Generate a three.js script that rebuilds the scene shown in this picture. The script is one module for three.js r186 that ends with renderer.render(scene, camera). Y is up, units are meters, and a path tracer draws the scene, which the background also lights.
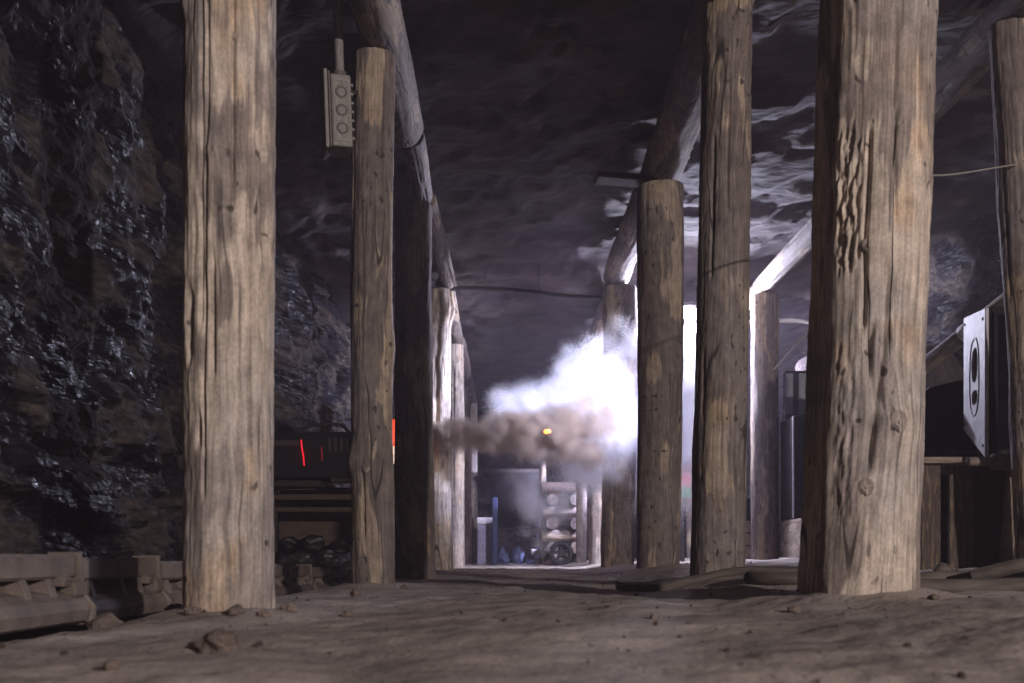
import * as THREE from 'three';
import { RoundedBoxGeometry } from 'three/addons/geometries/RoundedBoxGeometry.js';
import { mergeGeometries } from 'three/addons/utils/BufferGeometryUtils.js';

// ---------------------------------------------------------------- camera, light, exposure
const scene = new THREE.Scene();
scene.background = new THREE.Color(0x000000);
const renderer = new THREE.WebGLRenderer({ antialias: true });
renderer.toneMapping = THREE.LinearToneMapping;
renderer.toneMappingExposure = 1.07;
renderer.shadowMap.enabled = true;

// level camera close to the ground, lens shifted up (horizon low in the frame)
const camera = new THREE.PerspectiveCamera(2 * Math.atan(557 / 1000) * 180 / Math.PI, 1024 / 1114, 0.05, 60);
camera.setViewOffset(1024, 1114, 0, 0, 1024, 683);
camera.position.set(0, 0.13, 0);
camera.lookAt(0, 0.13, -5);
camera.focus = 4.6;
camera.userData.fStop = 4.5;

const FLOOD = { at: [4.5, 2.1, 4.9], aim: [0.2, 0.9, -3.4], color: 0xfff3ee, power: 172 };       // work floodlight on a tripod behind and beside the camera
const LAMP = { at: [1.62, 2.19, -8.75], color: 0xe4e4ff, power: 45 };                              // bare globe lamp under the roof
const FAR_LAMP = { at: [1.78, 1.45, -12.2], aim: [-0.15, 0.3, -13.8], color: 0xd8d6ff, power: 80 };   // small floodlight lighting the gallery end

const BLAST_LAMP = { at: [1.37, 1.52, -6.55], aim: [0.28, 1.30, -8.1], color: 0xd8ddff, power: 88 };    // show floodlight on a stand behind the peeled prop, turned on the smoke

// ---------------------------------------------------------------- helpers
function rng(seed) { let a = seed >>> 0; return () => { a = (a + 0x6D2B79F5) >>> 0; let t = Math.imul(a ^ (a >>> 15), 1 | a); t = (t + Math.imul(t ^ (t >>> 7), 61 | t)) ^ t; return ((t ^ (t >>> 14)) >>> 0) / 4294967296; }; }
const PERM = new Uint8Array(512), GX = new Float32Array(256), GY = new Float32Array(256), GZ = new Float32Array(256);
{
  const r = rng(77), p = [...Array(256).keys()];
  for (let i = 255; i > 0; i--) { const j = Math.floor(r() * (i + 1)); [p[i], p[j]] = [p[j], p[i]]; }
  for (let i = 0; i < 512; i++) PERM[i] = p[i & 255];
  for (let i = 0; i < 256; i++) { const z = r() * 2 - 1, a = r() * 6.28318, s = Math.sqrt(1 - z * z); GX[i] = Math.cos(a) * s; GY[i] = Math.sin(a) * s; GZ[i] = z; }
}
const fade = (t) => t * t * t * (t * (t * 6 - 15) + 10);
function noise(x, y, z = 0) {
  const X = Math.floor(x), Y = Math.floor(y), Z = Math.floor(z), fx = x - X, fy = y - Y, fz = z - Z, u = fade(fx), v = fade(fy), w = fade(fz);
  const a = PERM[X & 255], b = PERM[(X + 1) & 255], aa = PERM[(a + Y) & 255], ab = PERM[(a + Y + 1) & 255], ba = PERM[(b + Y) & 255], bb = PERM[(b + Y + 1) & 255], ex = fx - 1, ey = fy - 1, ez = fz - 1;
  let h = PERM[(aa + Z) & 255]; const p0 = GX[h] * fx + GY[h] * fy + GZ[h] * fz;
  h = PERM[(ba + Z) & 255]; const p1 = GX[h] * ex + GY[h] * fy + GZ[h] * fz;
  h = PERM[(ab + Z) & 255]; const p2 = GX[h] * fx + GY[h] * ey + GZ[h] * fz;
  h = PERM[(bb + Z) & 255]; const p3 = GX[h] * ex + GY[h] * ey + GZ[h] * fz;
  h = PERM[(aa + Z + 1) & 255]; const p4 = GX[h] * fx + GY[h] * fy + GZ[h] * ez;
  h = PERM[(ba + Z + 1) & 255]; const p5 = GX[h] * ex + GY[h] * fy + GZ[h] * ez;
  h = PERM[(ab + Z + 1) & 255]; const p6 = GX[h] * fx + GY[h] * ey + GZ[h] * ez;
  h = PERM[(bb + Z + 1) & 255]; const p7 = GX[h] * ex + GY[h] * ey + GZ[h] * ez;
  const q0 = p0 + (p1 - p0) * u, q1 = p2 + (p3 - p2) * u, q2 = p4 + (p5 - p4) * u, q3 = p6 + (p7 - p6) * u, r0 = q0 + (q1 - q0) * v, r1 = q2 + (q3 - q2) * v;
  return 1.5 * (r0 + (r1 - r0) * w);
}
function fbm(x, y, z, o = 4) { let a = 0.5, s = 0; for (let i = 0; i < o; i++) { s += a * noise(x, y, z); x = x * 2.03 + 11.3; y = y * 2.03 + 5.7; z = z * 2.03 + 3.1; a *= 0.5; } return s; }
// periodic 2-d gradient noise for tiling textures
const CO = new Float32Array(256), SI = new Float32Array(256);
for (let i = 0; i < 256; i++) { CO[i] = Math.cos(i * 0.0245437); SI[i] = Math.sin(i * 0.0245437); }
function pn(x, y, p, q, seed) {
  const X = Math.floor(x), Y = Math.floor(y), fx = x - X, fy = y - Y, u = fade(fx), v = fade(fy), s = seed * 31;
  const x0 = PERM[((X % p) + p) % p & 255], x1 = PERM[((X + 1) % p + p) % p & 255], y0 = (((Y % q) + q) % q) + s, y1 = (((Y + 1) % q + q) % q) + s;
  let h = PERM[(x0 + y0) & 255]; const a = CO[h] * fx + SI[h] * fy;
  h = PERM[(x1 + y0) & 255]; const b = CO[h] * (fx - 1) + SI[h] * fy;
  h = PERM[(x0 + y1) & 255]; const c = CO[h] * fx + SI[h] * (fy - 1);
  h = PERM[(x1 + y1) & 255]; const d = CO[h] * (fx - 1) + SI[h] * (fy - 1);
  return 1.4 * (a + (b - a) * u + (c - a) * v + (a - b - c + d) * u * v);
}
function pfbm(u, v, p, q, o, seed) { let a = 0.5, s = 0; for (let i = 0; i < o; i++) { s += a * pn(u * p, v * q, p, q, seed + i); p *= 2; q *= 2; a *= 0.5; } return s; }
const clamp = (x, a = 0, b = 1) => Math.min(b, Math.max(a, x));
const smooth = (a, b, x) => { const t = clamp((x - a) / (b - a)); return t * t * (3 - 2 * t); };
const lerp = (a, b, t) => a + (b - a) * t;
const mix3 = (a, b, t) => [lerp(a[0], b[0], t), lerp(a[1], b[1], t), lerp(a[2], b[2], t)];
const used = {};
function numbered(name) { const n = used[name] = (used[name] ?? -1) + 1; return n ? name + '_' + String(n).padStart(3, '0') : name; }
function shadows(o) { o.traverse((m) => { if (m.isMesh) { m.castShadow = true; m.receiveShadow = true; } }); return o; }
function tag(o, label, category, group, kind) { o.userData.label = label; o.userData.category = category; if (group) o.userData.group = group; if (kind) o.userData.kind = kind; return o; }
function thing(name, label, category, pos = [0, 0, 0], group) { const g = new THREE.Group(); g.name = numbered(name); g.position.set(...pos); scene.add(g); return tag(g, label, category, group); }
function part(name, geo, mat, parent, pos) { const m = new THREE.Mesh(geo, mat); m.name = name; if (pos) m.position.set(...pos); m.castShadow = m.receiveShadow = true; parent.add(m); return m; }
function single(name, label, category, geo, mat, pos, group) { const m = new THREE.Mesh(geo, mat); m.name = numbered(name); if (pos) m.position.set(...pos); m.castShadow = m.receiveShadow = true; scene.add(m); return tag(m, label, category, group); }
function structure(name, geo, mat) { const m = new THREE.Mesh(geo, mat); m.name = name; m.userData.kind = 'structure'; m.castShadow = m.receiveShadow = true; scene.add(m); return m; }
const V = (x, y, z) => new THREE.Vector3(x, y, z);
const box = (w, h, d, r = 0.006, x = 0, y = 0, z = 0) => new RoundedBoxGeometry(w, h, d, 2, Math.min(r, w / 2.2, h / 2.2, d / 2.2)).translate(x, y, z);
const cyl = (r0, r1, h, n = 24) => new THREE.CylinderGeometry(r0, r1, h, n);
function tube(points, r, n = 40, k = 10) { return new THREE.TubeGeometry(new THREE.CatmullRomCurve3(points.map((p) => V(...p))), n, r, k, false); }

// ---------------------------------------------------------------- textures
function texture(w, h, srgb, fn) {
  const d = new Uint8Array(w * h * 4);
  for (let j = 0; j < h; j++) for (let i = 0; i < w; i++) { const c = fn(i / w, j / h), o = (j * w + i) * 4; d[o] = clamp(c[0], 0, 255); d[o + 1] = clamp(c[1], 0, 255); d[o + 2] = clamp(c[2], 0, 255); d[o + 3] = 255; }
  const t = new THREE.DataTexture(d, w, h, THREE.RGBAFormat);
  t.wrapS = t.wrapT = THREE.RepeatWrapping; t.magFilter = THREE.LinearFilter; t.minFilter = THREE.LinearMipmapLinearFilter; t.generateMipmaps = true;
  if (srgb) t.colorSpace = THREE.SRGBColorSpace;
  t.needsUpdate = true;
  return t;
}
// weathered peeled mine timber: u runs 0.9 m round the log, v 2.4 m along it
function woodPair(seed, pal, peel) {
  const W = 768, H = 1536, height = new Float32Array(W * H);
  const col = texture(W, H, true, (u, v) => {
    const warp = 0.028 * pn(u * 4, v * 4, 4, 4, seed + 3) + 0.007 * pn(u * 12, v * 20, 12, 20, seed + 4);
    const uu = u + warp;
    const grain = pfbm(uu, v, 70, 4, 3, seed), fine = pn(uu * 190, v * 14, 190, 14, seed + 9), fine2 = pn(uu * 96, v * 26, 96, 26, seed + 11);
    const blotch = pfbm(uu, v, 6, 5, 4, seed + 20) + 0.16 * grain;
    const peeled = smooth(peel - 0.03, peel + 0.05, blotch);
    const stain = smooth(0.12, 0.36, pfbm(u, v, 4, 9, 3, seed + 40));
    const grey = smooth(-0.1, 0.32, pfbm(u, v, 3, 4, 3, seed + 50));
    const crack = smooth(0.035, 0.008, Math.abs(pn(uu * 9, v * 2, 9, 2, seed + 60))) * smooth(0.0, 0.25, pn(u * 6, v * 7, 6, 7, seed + 61));
    const pit = smooth(0.50, 0.62, pn(u * 40, v * 60, 40, 60, seed + 70)) * smooth(0.05, 0.3, pn(u * 5, v * 6, 5, 6, seed + 71));
    let c = mix3(pal.bark, pal.pale, peeled);
    c = mix3(c, pal.grey, grey * 0.6);
    c = mix3(c, pal.stain, stain * 0.55 * (0.3 + 0.7 * peeled));
    const fleck = pn(u * 150, v * 260, 150, 260, seed + 13), mott = pfbm(u, v, 22, 40, 3, seed + 14);
    const k = 1 + 0.22 * grain + 0.12 * fine + 0.08 * fine2 + 0.10 * fleck + 0.26 * mott;
    c = [c[0] * k, c[1] * k, c[2] * k];
    c = mix3(c, pal.dark, Math.max(crack * 0.9, pit * 0.75, 0.35 * smooth(0.26, 0.5, -grain)));
    height[Math.round(v * H) * W + Math.round(u * W)] = 0.5 + 0.10 * peeled - 0.45 * crack - 0.25 * pit + 0.22 * grain + 0.08 * fine + 0.1 * fine2;
    return c;
  });
  const bump = texture(W, H, false, (u, v) => { const h = 190 * height[Math.round(v * H) * W + Math.round(u * W)]; return [h, h, h]; });
  return { map: col, bumpMap: bump };
}
const woodA = woodPair(1, { bark: [134, 122, 115], pale: [178, 164, 150], grey: [156, 148, 144], stain: [164, 138, 112], dark: [56, 48, 46] }, -0.02);
const woodB = woodPair(5, { bark: [106, 95, 90], pale: [150, 134, 117], grey: [118, 110, 107], stain: [144, 124, 98], dark: [46, 40, 40] }, 0.10);
const woodC = woodPair(12, { bark: [82, 70, 64], pale: [120, 102, 86], grey: [86, 78, 76], stain: [112, 86, 66], dark: [36, 31, 31] }, 0.14);
const timber = (t) => new THREE.MeshStandardMaterial({ ...t, bumpScale: 0.004, roughness: 0.86 });
const M = {
  woodA: timber(woodA), woodB: timber(woodB), woodC: timber(woodC),
  plankGrey: new THREE.MeshStandardMaterial({ map: woodB.map, bumpMap: woodB.bumpMap, bumpScale: 0.004, color: 0xbdb4ad, roughness: 0.9 }),
  plankDark: new THREE.MeshStandardMaterial({ map: woodC.map, bumpMap: woodC.bumpMap, bumpScale: 0.004, color: 0x8d8078, roughness: 0.9 }),
  plankPale: new THREE.MeshStandardMaterial({ map: woodA.map, bumpMap: woodA.bumpMap, bumpScale: 0.003, color: 0xd8d2cc, roughness: 0.85 }),
};
const speckle = texture(512, 512, true, (u, v) => { const k = 205 + 70 * pfbm(u, v, 10, 10, 5, 5) + 26 * pn(u * 180, v * 180, 180, 180, 6); return [k, k * 0.985, k * 0.96]; });
const speckleB = texture(512, 512, false, (u, v) => { const k = 128 + 110 * pfbm(u, v, 24, 24, 5, 15); return [k, k, k]; });
const scratch = texture(512, 512, false, (u, v) => { const k = 150 + 90 * pfbm(u, v, 14, 14, 5, 25); return [k, k, k]; });
const dusty = (hex, r = 0.85, m = 0) => new THREE.MeshStandardMaterial({ color: hex, map: speckle, bumpMap: speckleB, bumpScale: 0.003, roughness: r, metalness: m });
Object.assign(M, {
  steelDust: dusty(0x8c7f78, 0.78), steelDark: dusty(0x4a4140, 0.6, 0.3), steelBlack: dusty(0x211e22, 0.55), ironBrown: dusty(0x5d4c42, 0.8),
  blackPaint: new THREE.MeshPhysicalMaterial({ color: 0x0e0d11, roughness: 0.7, specularIntensity: 0.35, bumpMap: speckleB, bumpScale: 0.0006 }),
  blackCloth: new THREE.MeshPhysicalMaterial({ color: 0x0a090c, roughness: 0.95, specularIntensity: 0.1 }),
  greyPaint: new THREE.MeshStandardMaterial({ color: 0xd6d6e2, map: speckle, roughness: 0.6 }),
  lightPlastic: new THREE.MeshStandardMaterial({ color: 0xa6a29e, map: speckle, roughness: 0.6 }),
  plasticLine: new THREE.MeshStandardMaterial({ color: 0x7c7876, map: speckle, roughness: 0.6 }),
  rubber: dusty(0x6b625c, 0.85), rubberDark: dusty(0x3a3536, 0.8), wire: new THREE.MeshStandardMaterial({ color: 0x2a272b, roughness: 0.6 }),
  wirePale: new THREE.MeshStandardMaterial({ color: 0x8c8680, roughness: 0.6 }),
  redGlow: new THREE.MeshStandardMaterial({ color: 0x3a0508, emissive: 0xff1430, emissiveIntensity: 0.9, roughness: 0.4 }),
  redDim: new THREE.MeshStandardMaterial({ color: 0x3a0508, emissive: 0xff1430, emissiveIntensity: 0.13, roughness: 0.4 }),
});

// ---------------------------------------------------------------- the rock shell
// a grid surface closed at the back into a solid slab
function slab(nu, nv, front, uvOf, back) {
  const P = [], U = [], I = [], at = (i, j) => j * (nu + 1) + i;
  for (let j = 0; j <= nv; j++) for (let i = 0; i <= nu; i++) { const p = front(i / nu, j / nv); P.push(p.x, p.y, p.z); U.push(...uvOf(p)); }
  for (let j = 0; j < nv; j++) for (let i = 0; i < nu; i++) I.push(at(i, j), at(i + 1, j), at(i + 1, j + 1), at(i, j), at(i + 1, j + 1), at(i, j + 1));
  const rim = [];
  for (let i = 0; i < nu; i++) rim.push(at(i, 0));
  for (let j = 0; j < nv; j++) rim.push(at(nu, j));
  for (let i = nu; i > 0; i--) rim.push(at(i, nv));
  for (let j = nv; j > 0; j--) rim.push(at(0, j));
  const s = P.length / 3, n = rim.length;
  for (const k of rim) { P.push(P[3 * k] + back.x, P[3 * k + 1] + back.y, P[3 * k + 2] + back.z); U.push(U[2 * k], U[2 * k + 1]); }
  for (let k = 0; k < n; k++) { const l = (k + 1) % n; I.push(rim[k], s + k, s + l, rim[k], s + l, rim[l]); }
  for (let k = 1; k < n - 1; k++) I.push(s, s + k + 1, s + k);
  const g = new THREE.BufferGeometry();
  g.setAttribute('position', new THREE.Float32BufferAttribute(P, 3));
  g.setAttribute('uv', new THREE.Float32BufferAttribute(U, 2));
  g.setIndex(I); g.computeVertexNormals();
  return g;
}
function floorY(x, z) {
  const dd = -z;
  let y = lerp(-0.085, 0.0, smooth(-1.2, -0.72, x)) + smooth(0.5, 0.95, x) * lerp(0.028, 0.07, smooth(2.9, 3.9, dd)) + 0.045 * smooth(1.2, 2.2, x) * smooth(4.2, 7, dd) + 0.03 * smooth(5.5, 9, dd) * smooth(0.9, 0.3, x);
  const d = -z;
  y += 0.022 * fbm(x * 1.7, 3.3, z * 1.3, 3) + 0.016 * fbm(x * 7, 8.1, z * 6, 3) + 0.010 * Math.max(0, fbm(x * 19, 1.1, z * 17, 3));
  y -= 0.02 * smooth(1.6, 0.8, d) * (1 - smooth(0.4, -0.4, d));
  for (const [px, pz, r] of [[-0.63, -2.25, 0.1], [-0.61, -4.35, 0.09], [0.89, -2.6, 0.15], [0.82, -4.0, 0.1], [0.86, -5.9, 0.13]]) { const q = Math.hypot(x - px, z - pz); y += 0.018 * smooth(r + 0.14, r, q); }
  return y;
}
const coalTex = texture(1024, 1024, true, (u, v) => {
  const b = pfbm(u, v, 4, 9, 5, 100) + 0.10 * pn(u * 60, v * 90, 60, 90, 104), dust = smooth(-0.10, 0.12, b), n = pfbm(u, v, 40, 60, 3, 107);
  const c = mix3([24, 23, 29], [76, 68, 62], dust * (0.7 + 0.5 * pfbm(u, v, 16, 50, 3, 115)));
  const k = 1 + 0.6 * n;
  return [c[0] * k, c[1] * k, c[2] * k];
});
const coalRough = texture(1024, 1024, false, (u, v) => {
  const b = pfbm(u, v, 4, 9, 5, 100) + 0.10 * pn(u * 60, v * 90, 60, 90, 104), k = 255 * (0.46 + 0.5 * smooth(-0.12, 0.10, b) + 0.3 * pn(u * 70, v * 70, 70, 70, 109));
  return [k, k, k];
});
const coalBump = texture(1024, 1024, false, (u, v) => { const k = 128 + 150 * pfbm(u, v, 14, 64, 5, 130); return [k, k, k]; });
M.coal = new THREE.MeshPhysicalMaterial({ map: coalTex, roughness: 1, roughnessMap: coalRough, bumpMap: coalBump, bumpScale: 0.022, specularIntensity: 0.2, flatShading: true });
const rockTex = texture(1024, 1024, true, (u, v) => { const k = 1 + 0.5 * pfbm(u, v, 6, 6, 6, 200) + 0.14 * pn(u * 200, v * 200, 200, 200, 207), w = smooth(-0.2, 0.3, pfbm(u, v, 3, 3, 3, 210)); const c = mix3([66, 59, 64], [76, 67, 66], w); return [c[0] * k, c[1] * k, c[2] * k]; });
const rockBump = texture(1024, 1024, false, (u, v) => { const k = 128 + 120 * pfbm(u, v, 12, 20, 6, 230); return [k, k, k]; });
M.rock = new THREE.MeshStandardMaterial({ map: rockTex, bumpMap: rockBump, bumpScale: 0.014, roughness: 0.9 });
const dirtTex = texture(1024, 1024, true, (u, v) => { const k = 1 + 0.34 * pfbm(u, v, 5, 5, 6, 300) + 0.16 * pn(u * 230, v * 230, 230, 230, 307), s = smooth(0.52, 0.66, pn(u * 90, v * 90, 90, 90, 309)); const c = mix3([154, 142, 136], [88, 80, 78], s * 0.6); return [c[0] * k, c[1] * k, c[2] * k]; });
const dirtBump = texture(1024, 1024, false, (u, v) => { const k = 128 + 140 * pfbm(u, v, 18, 18, 6, 330); return [k, k, k]; });
M.dirt = new THREE.MeshStandardMaterial({ map: dirtTex, bumpMap: dirtBump, bumpScale: 0.012, roughness: 0.95 });

const ZN = 6.2, ZF = -17;                                     // the gallery runs from behind the camera to its far end
const zAt = (t) => { const a = 0.14; return t < a ? lerp(ZN, -0.5, t / a) : -0.5 - (16.5) * Math.pow((t - a) / (1 - a), 1.55); };
// floor
structure('floor', slab(300, 520, (u, v) => { const x = lerp(-2.3, 6.8, Math.pow(u, 1.25)), z = zAt(v); return V(x, floorY(x, z), z); }, (p) => [p.x / 1.6, p.z / 1.6], V(0, -0.4, 0)), M.dirt);
// roof
function roofY(x, z) {
  const d = -z;
  let y = 2.545 + 0.05 * fbm(x * 0.9, 1, z * 0.9, 3) + 0.035 * fbm(x * 4, 7, z * 2.6, 4);
  const s = fbm(x * 1.6 + 2, 4.5, z * 1.6, 4); y += 0.03 * smooth(0.05, 0.08, s) - 0.025 * smooth(-0.13, -0.16, s);   // broken slabs
  y -= 0.07 * smooth(8.25, 8.4, d + 0.15 * noise(x * 1.2, 0, 3)) - 0.03;
  y -= 0.25 * smooth(-1.5, -2.1, x);
  return y;
}
structure('ceiling', slab(220, 460, (u, v) => { const x = lerp(6.8, -2.3, Math.pow(u, 0.85)), z = zAt(v); return V(x, roofY(x, z), z); }, (p) => [p.x / 1.8, p.z / 1.8], V(0, 0.4, 0)), M.rock);
// coal face beside the conveyor
function coalX(y, z) {
  const d = -z, yy = y + 0.10 * (d - 4) * 0.25 + 0.05 * noise(z * 1.1, y * 1.3, 4);
  let x = -1.72 + 0.17 * smooth(4.65, 4.35, d + 0.25 * noise(y * 1.5, 2, 9)) + 0.20 * smooth(6.6, 7.4, d + 0.3 * noise(y * 2, 5, 1)) - 0.10 * smooth(1.9, 2.5, y);
  x += 0.16 * fbm(z * 0.9, y * 1.0, 2.2, 3);
  let lay = 0;                                                // broken beds: ledges that step in and out, each bed on its own
  for (const [th, len, amp, s] of [[0.26, 0.9, 0.13, 1], [0.09, 0.36, 0.055, 2], [0.036, 0.16, 0.022, 3]]) {
    const f = yy / th + 0.8 * noise(z * 1.1, y * 1.2, s * 7), k = Math.floor(f), t = smooth(0.72, 1.0, f - k), v = (q) => noise(z / len + q * 5.3, q * 2.7 + 0.5, s * 3.3) + 0.5 * noise(z / len * 2.6, q * 7.1 + 0.5, s);
    lay += amp * lerp(v(k), v(k + 1), t);
  }
  return x + lay + 0.02 * fbm(z * 16, y * 18, 5, 3) + 0.14 * smooth(0.5, 0.0, y) * (0.6 + noise(z * 2, 0, 0));
}
structure('wall_left', slab(760, 200, (u, v) => {
  const z = zAt(u), y = lerp(2.75, -0.3, v), j = 0.012; const z2 = z + j * noise(z * 40, y * 40, 1), y2 = y + j * noise(z * 40, y * 40, 6);
  return V(coalX(y2, z2), y2, z2);
}, (p) => [p.z / 2.2, p.y / 2.2], V(-0.6, 0, 0)), M.coal);
// rock on the other side: close beyond the third row of props, open wide beside the camera
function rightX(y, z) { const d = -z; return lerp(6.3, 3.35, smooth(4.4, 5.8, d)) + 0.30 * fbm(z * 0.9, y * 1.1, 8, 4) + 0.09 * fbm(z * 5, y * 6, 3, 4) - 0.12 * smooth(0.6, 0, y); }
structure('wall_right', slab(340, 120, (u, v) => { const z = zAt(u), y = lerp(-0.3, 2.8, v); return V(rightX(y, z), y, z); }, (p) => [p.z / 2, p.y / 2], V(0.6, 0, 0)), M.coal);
structure('wall_far', slab(90, 60, (u, v) => { const x = lerp(-2.3, 5.3, u), y = lerp(-0.3, 2.9, v); return V(x, y, ZF + 0.6 + 0.4 * fbm(x * 1.2, y * 1.4, 4, 4)); }, (p) => [p.x / 2, p.y / 2], V(0, 0, -0.6)), M.coal);
structure('wall_near', slab(60, 40, (u, v) => { const x = lerp(6.9, -2.4, u), y = lerp(-0.3, 2.9, v); return V(x, y, ZN - 0.3 + 0.2 * fbm(x * 1.2, y * 1.4, 14, 3)); }, (p) => [p.x / 2, p.y / 2], V(0, 0, 0.6)), M.coal);

// ---------------------------------------------------------------- round timber
function logGeometry({ r0, r1, h, segs = 96, rings = 160, seed = 1, lean = [0, 0], bow = 0, cracks = 7, own = [], knots = [], flat = null, rough = [], lumps = 0.05, flare = 0 }) {
  const r = rng(seed * 991 + 7), P = [], U = [], I = [], ou = r(), ov = r(), ph = r() * 6;
  const list = [...own];
  for (let k = 0; k < cracks; k++) { const y0 = r() * h * 0.8; list.push({ t: (r() * 2 - 1) * Math.PI, y0, y1: y0 + h * (0.12 + 0.3 * r()), w: 0.003 + 0.004 * r(), d: 0.006 + 0.010 * r(), wig: 0.03 }); }
  const centre = (y) => { const t = y / h; return [lean[0] * t + bow * Math.sin(Math.PI * t + ph) * 0.5, lean[1] * t + bow * Math.cos(Math.PI * t * 1.3 + ph) * 0.3]; };
  const rad = (t, y) => {
    const s = y / h, b = lerp(r0, r1, s) + flare * Math.exp(-y / 0.12), cx = Math.cos(t), sx = Math.sin(t);
    let R = b * (1 + lumps * fbm(cx * 0.9 + seed * 3.7, y * 1.6, sx * 0.9, 3) * 2 + 0.035 * noise(cx * 2.2 + seed, y * 4, sx * 2.2));
    R += 0.004 * fbm(cx * 4 + seed, y * 1.6, sx * 4, 3) + 0.0010 * noise(cx * 18, y * 2 + seed, sx * 18) + 0.0016 * noise(cx * 9, y * 30, sx * 9 + seed);
    if (flat) { const half = (flat[1] - flat[0]) / 2, m = (flat[0] + flat[1]) / 2, q = t - m; if (Math.abs(q) < half) R = Math.min(R, R * (Math.cos(half) / Math.cos(q)) + 0.003 * noise(q * 12, y * 9, seed)); }
    for (const c of list) { const wy = smooth(c.y0, c.y0 + 0.06, y) * smooth(c.y1, c.y1 - 0.08, y); if (wy > 0) { const q = (t - c.t - (c.wig ?? 0.02) * noise(y * 5, c.t * 9, seed) - (c.slope ?? 0) * (y - c.y0)) * b / c.w; if (q * q < 9) R -= c.d * wy * Math.exp(-q * q); } }
    for (const k of knots) { const q = Math.hypot((t - k.t) * b, (y - k.y) * (k.s ?? 1)) / k.r; if (q < 3) R += k.d * Math.exp(-q * q * 0.7) - (k.hole ?? 0) * Math.exp(-q * q * 9); }
    for (const k of rough) { const q = smooth(1, 0.55, Math.abs(t - k.t) / k.wt) * smooth(1, 0.7, Math.abs(y - k.y) / k.wy); if (q > 0) R += q * k.a * (fbm(t * 14, y * 16, seed, 3) * 1.6 - 0.25); }
    return R;
  };
  const around = (r0 * 2 * Math.PI);
  for (let j = 0; j <= rings; j++) {
    const y = h * j / rings, [ax, az] = centre(y), end = j === 0 ? 0.97 : j === rings ? 0.95 : 1;
    for (let i = 0; i <= segs; i++) { const t = -Math.PI + 2 * Math.PI * i / segs, R = rad(i === segs ? -Math.PI : t, y) * end; P.push(ax + R * Math.sin(t), y, az + R * Math.cos(t)); U.push(ou + around * i / segs / 0.9, ov + y / 2.4); }
  }
  const n = segs + 1;
  for (let j = 0; j < rings; j++) for (let i = 0; i < segs; i++) { const a = j * n + i, b = a + 1, c = a + n, d = c + 1; I.push(a, b, d, a, d, c); }
  for (const j of [0, rings]) {                               // sawn ends
    const s = P.length / 3, y = h * j / rings, [ax, az] = centre(y);
    P.push(ax, y, az); U.push(ou, ov);
    for (let i = 0; i <= segs; i++) { const q = 3 * (j * n + i); P.push(P[q], y + (j ? 1 : -1) * 0.002, P[q + 2]); U.push(ou + P[q] * 0.4, ov + P[q + 2] * 0.2); }
    for (let i = 1; i <= segs; i++) j ? I.push(s, s + i, s + i + 1) : I.push(s, s + i + 1, s + i);
  }
  const g = new THREE.BufferGeometry();
  g.setAttribute('position', new THREE.Float32BufferAttribute(P, 3)); g.setAttribute('uv', new THREE.Float32BufferAttribute(U, 2));
  g.setIndex(I); g.computeVertexNormals();
  const nn = g.attributes.normal;                             // close the seam
  for (let j = 0; j <= rings; j++) { const a = j * n, b = a + segs; const v = V(nn.getX(a) + nn.getX(b), nn.getY(a) + nn.getY(b), nn.getZ(a) + nn.getZ(b)).normalize(); nn.setXYZ(a, v.x, v.y, v.z); nn.setXYZ(b, v.x, v.y, v.z); }
  return { geometry: g, rad, centre };
}
function knotGeometry(r) { const g = new THREE.LatheGeometry([[0.001, 0.10], [0.3, 0.08], [0.38, 0.02], [0.46, 0.08], [0.66, 0.07], [0.72, 0.01], [0.8, 0.06], [1.0, -0.12]].map(([x, y]) => new THREE.Vector2(x * r, y * r)), 22).rotateX(Math.PI / 2); const uv = g.attributes.uv; for (let i = 0; i < uv.count; i++) uv.setXY(i, 0.3 + uv.getX(i) * 0.05, 0.4 + uv.getY(i) * 0.01); return g; }
function prop(label, x, z, opt, mat, group = 'timber pit props') {
  const y0 = floorY(x, z) - 0.03, top = opt.top ?? 2.31, L = logGeometry({ ...opt, h: top - y0 });
  const g = thing('pit_prop', label, 'prop', [x, y0, z], group);
  part('log', L.geometry, mat, g);
  for (const k of opt.knotPieces ?? []) {
    const R = L.rad(k.t, k.y), [ax, az] = L.centre(k.y), m = part('knot', knotGeometry(k.r), mat, g, [ax + (R - 0.001) * Math.sin(k.t), k.y, az + (R - 0.001) * Math.cos(k.t)]);
    m.rotation.y = k.t; m.scale.y = k.s ?? 1.2;
  }
  return g;
}
const D = Math.PI / 180;
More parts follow.
